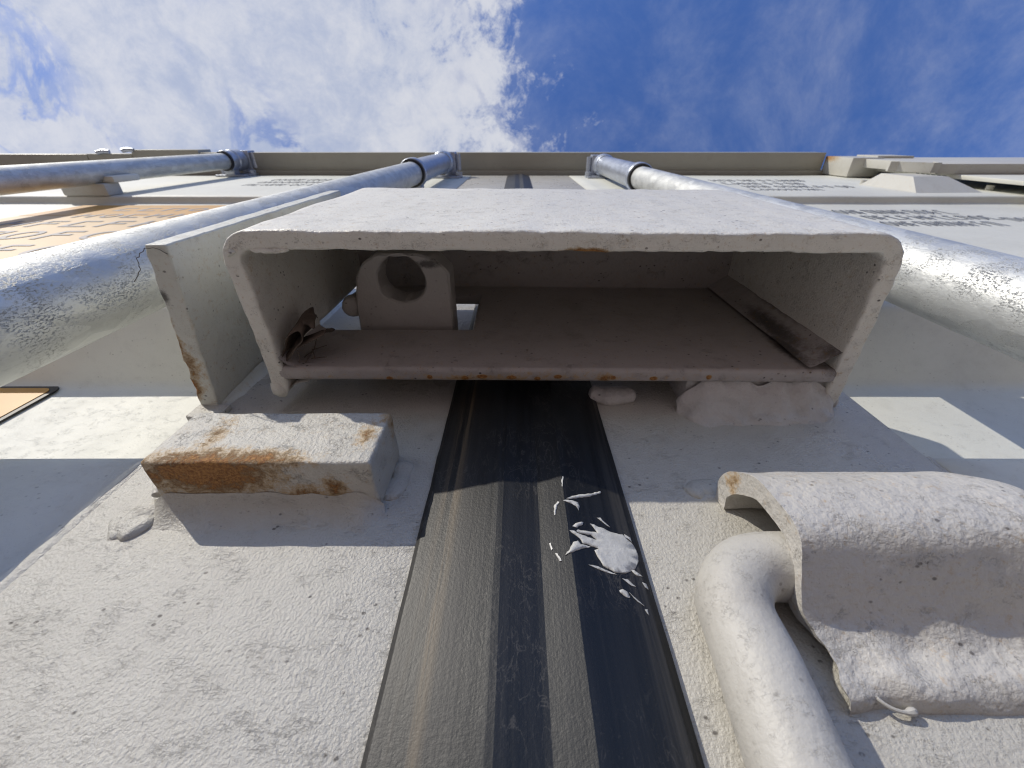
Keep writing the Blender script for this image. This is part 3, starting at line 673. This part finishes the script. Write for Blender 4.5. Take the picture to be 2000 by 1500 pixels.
# ------------------------------------------------------------------ locking bars
def locking_bar(label, x, f, top, collar, fx=1):
    t = thing('locking_bar', label, 'locking bar', (x, f, -1090), 'galvanised locking bars on the doors')
    zz_ = [-1080, -400, 0] + [i * 20 for i in range(1, 30)] + [700, 900, top - 30]
    tube('bar', [(x, f, z) for z in zz_], 17.0, GALV, t, n=48, sharp=80)
    # bearing collar with its rolled lip, sleeve, cam end
    tube('collar', [(x, f, collar), (x, f, collar + 2), (x, f, collar + 14), (x, f, collar + 22), (x, f, collar + 26)], [21.5, 22.6, 22.6, 21.5, 20.2], GALV2, t, n=32, sharp=30)
    tube('collar_lining', [(x, f, collar - 6), (x, f, collar + 1)], [20.6, 20.6], BLACK, t, n=32)
    tube('sleeve', [(x, f, collar + 26), (x, f, top - 40)], 19.4, GALV2, t, n=32)
    tube('cam_ring', [(x, f, top - 44), (x, f, top - 40), (x, f, top - 12), (x, f, top - 8)], [20.5, 23.5, 23.5, 21], GALV2, t, n=28, sharp=30)
    box('cam', (x - 13 + 12 * fx, x + 13 + 12 * fx), (f - 20, f + 34), (top - 6, top + 26), GALV2, t, bevel=2)
    for k in (-1, 1):
        tube('bolt', [(x + 34 * fx * k, 84, top - 26), (x + 34 * fx * k, 72, top - 26)], 8, GALV2, t, n=8)
    tube('rivet', [(x + 30 * fx, f - 16, top + 4), (x + 30 * fx, f + 18, top + 4)], 6.5, GALV2, t, n=10)
    box('bracket_foot', (x - 38, x + 38), (80, 84), (top - 46, top - 6), GALV2, t, bevel=1)
    box('bracket_foot', (x - 36, x + 36), (80, 84), (collar, collar + 26), GALV2, t, bevel=1)
    box('bracket_web', (x - 12, x + 12), (f + 14, 82), (collar + 2, collar + 24), GALV2, t, bevel=1)
    return t
locking_bar('galvanised locking bar just left of the guard plate on the left door', -170, 52, 1085, 735, 1)
locking_bar('galvanised locking bar right of the lock box on the right door', 201, 58.5, 1085, 735, -1)
locking_bar('galvanised locking bar on the outer side of the left door, far upper left', -690, 51, 1150, 1085, 1)
kp = thing('bar_keeper', 'small white keeper block over the panel edge behind the locking bar, upper left', 'keeper', (-700, 84, 720))
box('base', (-742, -668), (66, 84), (722, 752), P_FAR, kp, bevel=2)
box('cover', (-735, -660), (56, 66), (735, 790), P_PANEL, kp, bevel=3)

# ------------------------------------------------------------------ vent, decals and print on the doors
vent = thing('vent_cover', 'white louvred vent cover bolted high on the right door', 'vent', (725, 84, 830))
V = [(690, 84, 900), (690, 84, 765), (805, 84, 765), (805, 84, 900), (708, 62, 880), (708, 62, 806), (770, 62, 806), (770, 62, 880)]
mesh('hood', V, [(0, 1, 5, 4), (1, 2, 6, 5), (2, 3, 7, 6), (3, 0, 4, 7), (4, 5, 6, 7)], P_FAR, vent, smooth=False)
for i in range(6):
    t = 0.12 + i * 0.15
    a = Vector(V[2]).lerp(Vector(V[3]), t); b = Vector(V[6]).lerp(Vector(V[7]), t)
    mesh('louvre', [tuple(a + Vector((-3, -3, 0))), tuple(b + Vector((3, -1, 0))), tuple(b + Vector((3, -1, 8))), tuple(a + Vector((-3, -3, 8)))], [(0, 1, 2, 3)], DARK, vent, smooth=False)
for (x, z) in ((700, 905), (856, 806)): tube('bolt', [(x, 84, z), (x, 76, z)], 6, P_FAR, vent, n=10)

dec = prism('warning_decal', [(-695, 330), (-330, 330), (-330, 700), (-695, 700)], 'F', 95.1, 95.9, PALE, left, bevel=0, smooth=False, label='pale orange warning decal with dark lettering')
box('decal_band', (-694, -331), (94.85, 95.05), (600, 699), ORANGE, dec, bevel=0, smooth=False)
stroke_marks('lettering', [(-600, -350, 640, 668, 7), (-610, -345, 585, 615, 8), (-650, -350, 520, 560, 7), (-660, -350, 450, 495, 7), (-640, -350, 380, 425, 7)], FADED, dec, 94.6)
pl = [(-640, 20)] + [(-640, 206.5)] + arc(-280, 200.5, 6, 90, 0, 6) + [(-274, 20)]
V = []
d2 = prism('caution_plate', pl, 'F', 128.6, 129.4, BLACK, left, bevel=0, smooth=False, label='orange decal with a black border and a rounded corner')
pl2 = [(-640, 20)] + [(-640, 203)] + arc(-281.5, 198.5, 4.5, 90, 0, 6) + [(-277, 20)]
prism('face', pl2, 'F', 128.2, 128.5, ORANGE, d2, bevel=0, smooth=False)
stroke_marks('stencil_print', [(-545, -360, 985, 1020, 9), (-545, -360, 930, 965, 11), (-545, -380, 880, 910, 9)], INK, left, 83.6)
stroke_marks('stencil_print', [(425, 640, 965, 1005, 10), (425, 600, 900, 940, 8), (440, 660, 845, 880, 11), (430, 560, 800, 825, 8)], INK, right, 83.6)
stroke_marks('stencil_print', [(470, 640, 620, 655, 11), (480, 660, 575, 605, 11), (470, 620, 530, 560, 10), (660, 860, 560, 590, 12), (660, 880, 520, 545, 13), (640, 860, 480, 505, 13)], INK, right, 95.4)

# ------------------------------------------------------------------ small natural things
lf = thing('dry_leaf', 'curled dry brown leaf stuck in the lower left corner of the lock box', 'leaf', (-78, 64, 120))
def leaf_sheet(seed, pts, z0, z1, mid=0.0):
    V = []; Fc = []; c = smooth_curve(pts, 6); n = 6
    for i, p in enumerate(c):
        t = i / (len(c) - 1); e = math.sin(math.pi * (0.12 + 0.8 * t)) ** 0.6
        for k in range(n + 1):
            s_ = k / n; z = z0 + (z1 - z0) * s_ * e + 1.2 * noise.noise(Vector((t * 6, seed, 0)))
            q = (p.x + s_ * 2.2 * math.sin(t * 5 + seed), p.y - 1.6 * math.sin(s_ * 3.0) + mid * s_, z)
            V.append(jit(q, 0.35, 0.45, seed))
    for i in range(len(c) - 1):
        for k in range(n): Fc.append((i * (n + 1) + k, (i + 1) * (n + 1) + k, (i + 1) * (n + 1) + k + 1, i * (n + 1) + k + 1))
    o = mesh('leaf_blade', V, Fc, LEAF, lf, sharp=80)
    md = o.modifiers.new('thickness', 'SOLIDIFY'); md.thickness = 0.00025
leaf_sheet(1.0, [(-79.5, 63.8), (-77.5, 59.3), (-75.2, 56.0), (-72.3, 54.2), (-70.6, 55.2), (-71.2, 58.0), (-74.2, 61.2), (-77.5, 64.5), (-80.6, 67.2)], 120.5, 134)
leaf_sheet(4.0, [(-79.2, 66.6), (-77.6, 64.0), (-74.5, 61.0), (-70.0, 58.6), (-66.0, 56.6), (-63.8, 55.6)], 121, 131, 1.0)
leaf_sheet(7.0, [(-79.8, 62.0), (-77.5, 58.0), (-74.5, 55.0), (-70.8, 53.4), (-67.5, 54.6)], 124, 138, -1.0)
for i in range(5):
    a = Vector((-73 + random.uniform(-3, 4), 66.0, 120 + random.uniform(0, 5)))
    b = a + Vector((random.uniform(-3, 7), random.uniform(-6, 0), random.uniform(-1, 9)))
    c_ = (a + b) / 2 + Vector((random.uniform(-1, 1), random.uniform(-1, 1), 1))
    tube('leaf_stalk', [tuple(a), tuple(c_), tuple(b)], 0.16, LEAF, lf, n=6)
wb = thing('web_thread', 'thin dusty web thread hanging off the top corner of the guard plate', 'web', (-108, 30, 118))
wpts = [(-100.5, 29, 118.2), (-103, 27.6, 117.8), (-106, 27.4, 118), (-109, 29, 118.5), (-111, 31, 119), (-112, 34, 119.4), (-114.5, 36, 120), (-117, 38, 121)]
c_ = smooth_curve(wpts, 6)
tube('thread', [jit(tuple(p), 0.6, 0.5, 3.0) for p in c_], 0.11, WEB, wb, n=5)
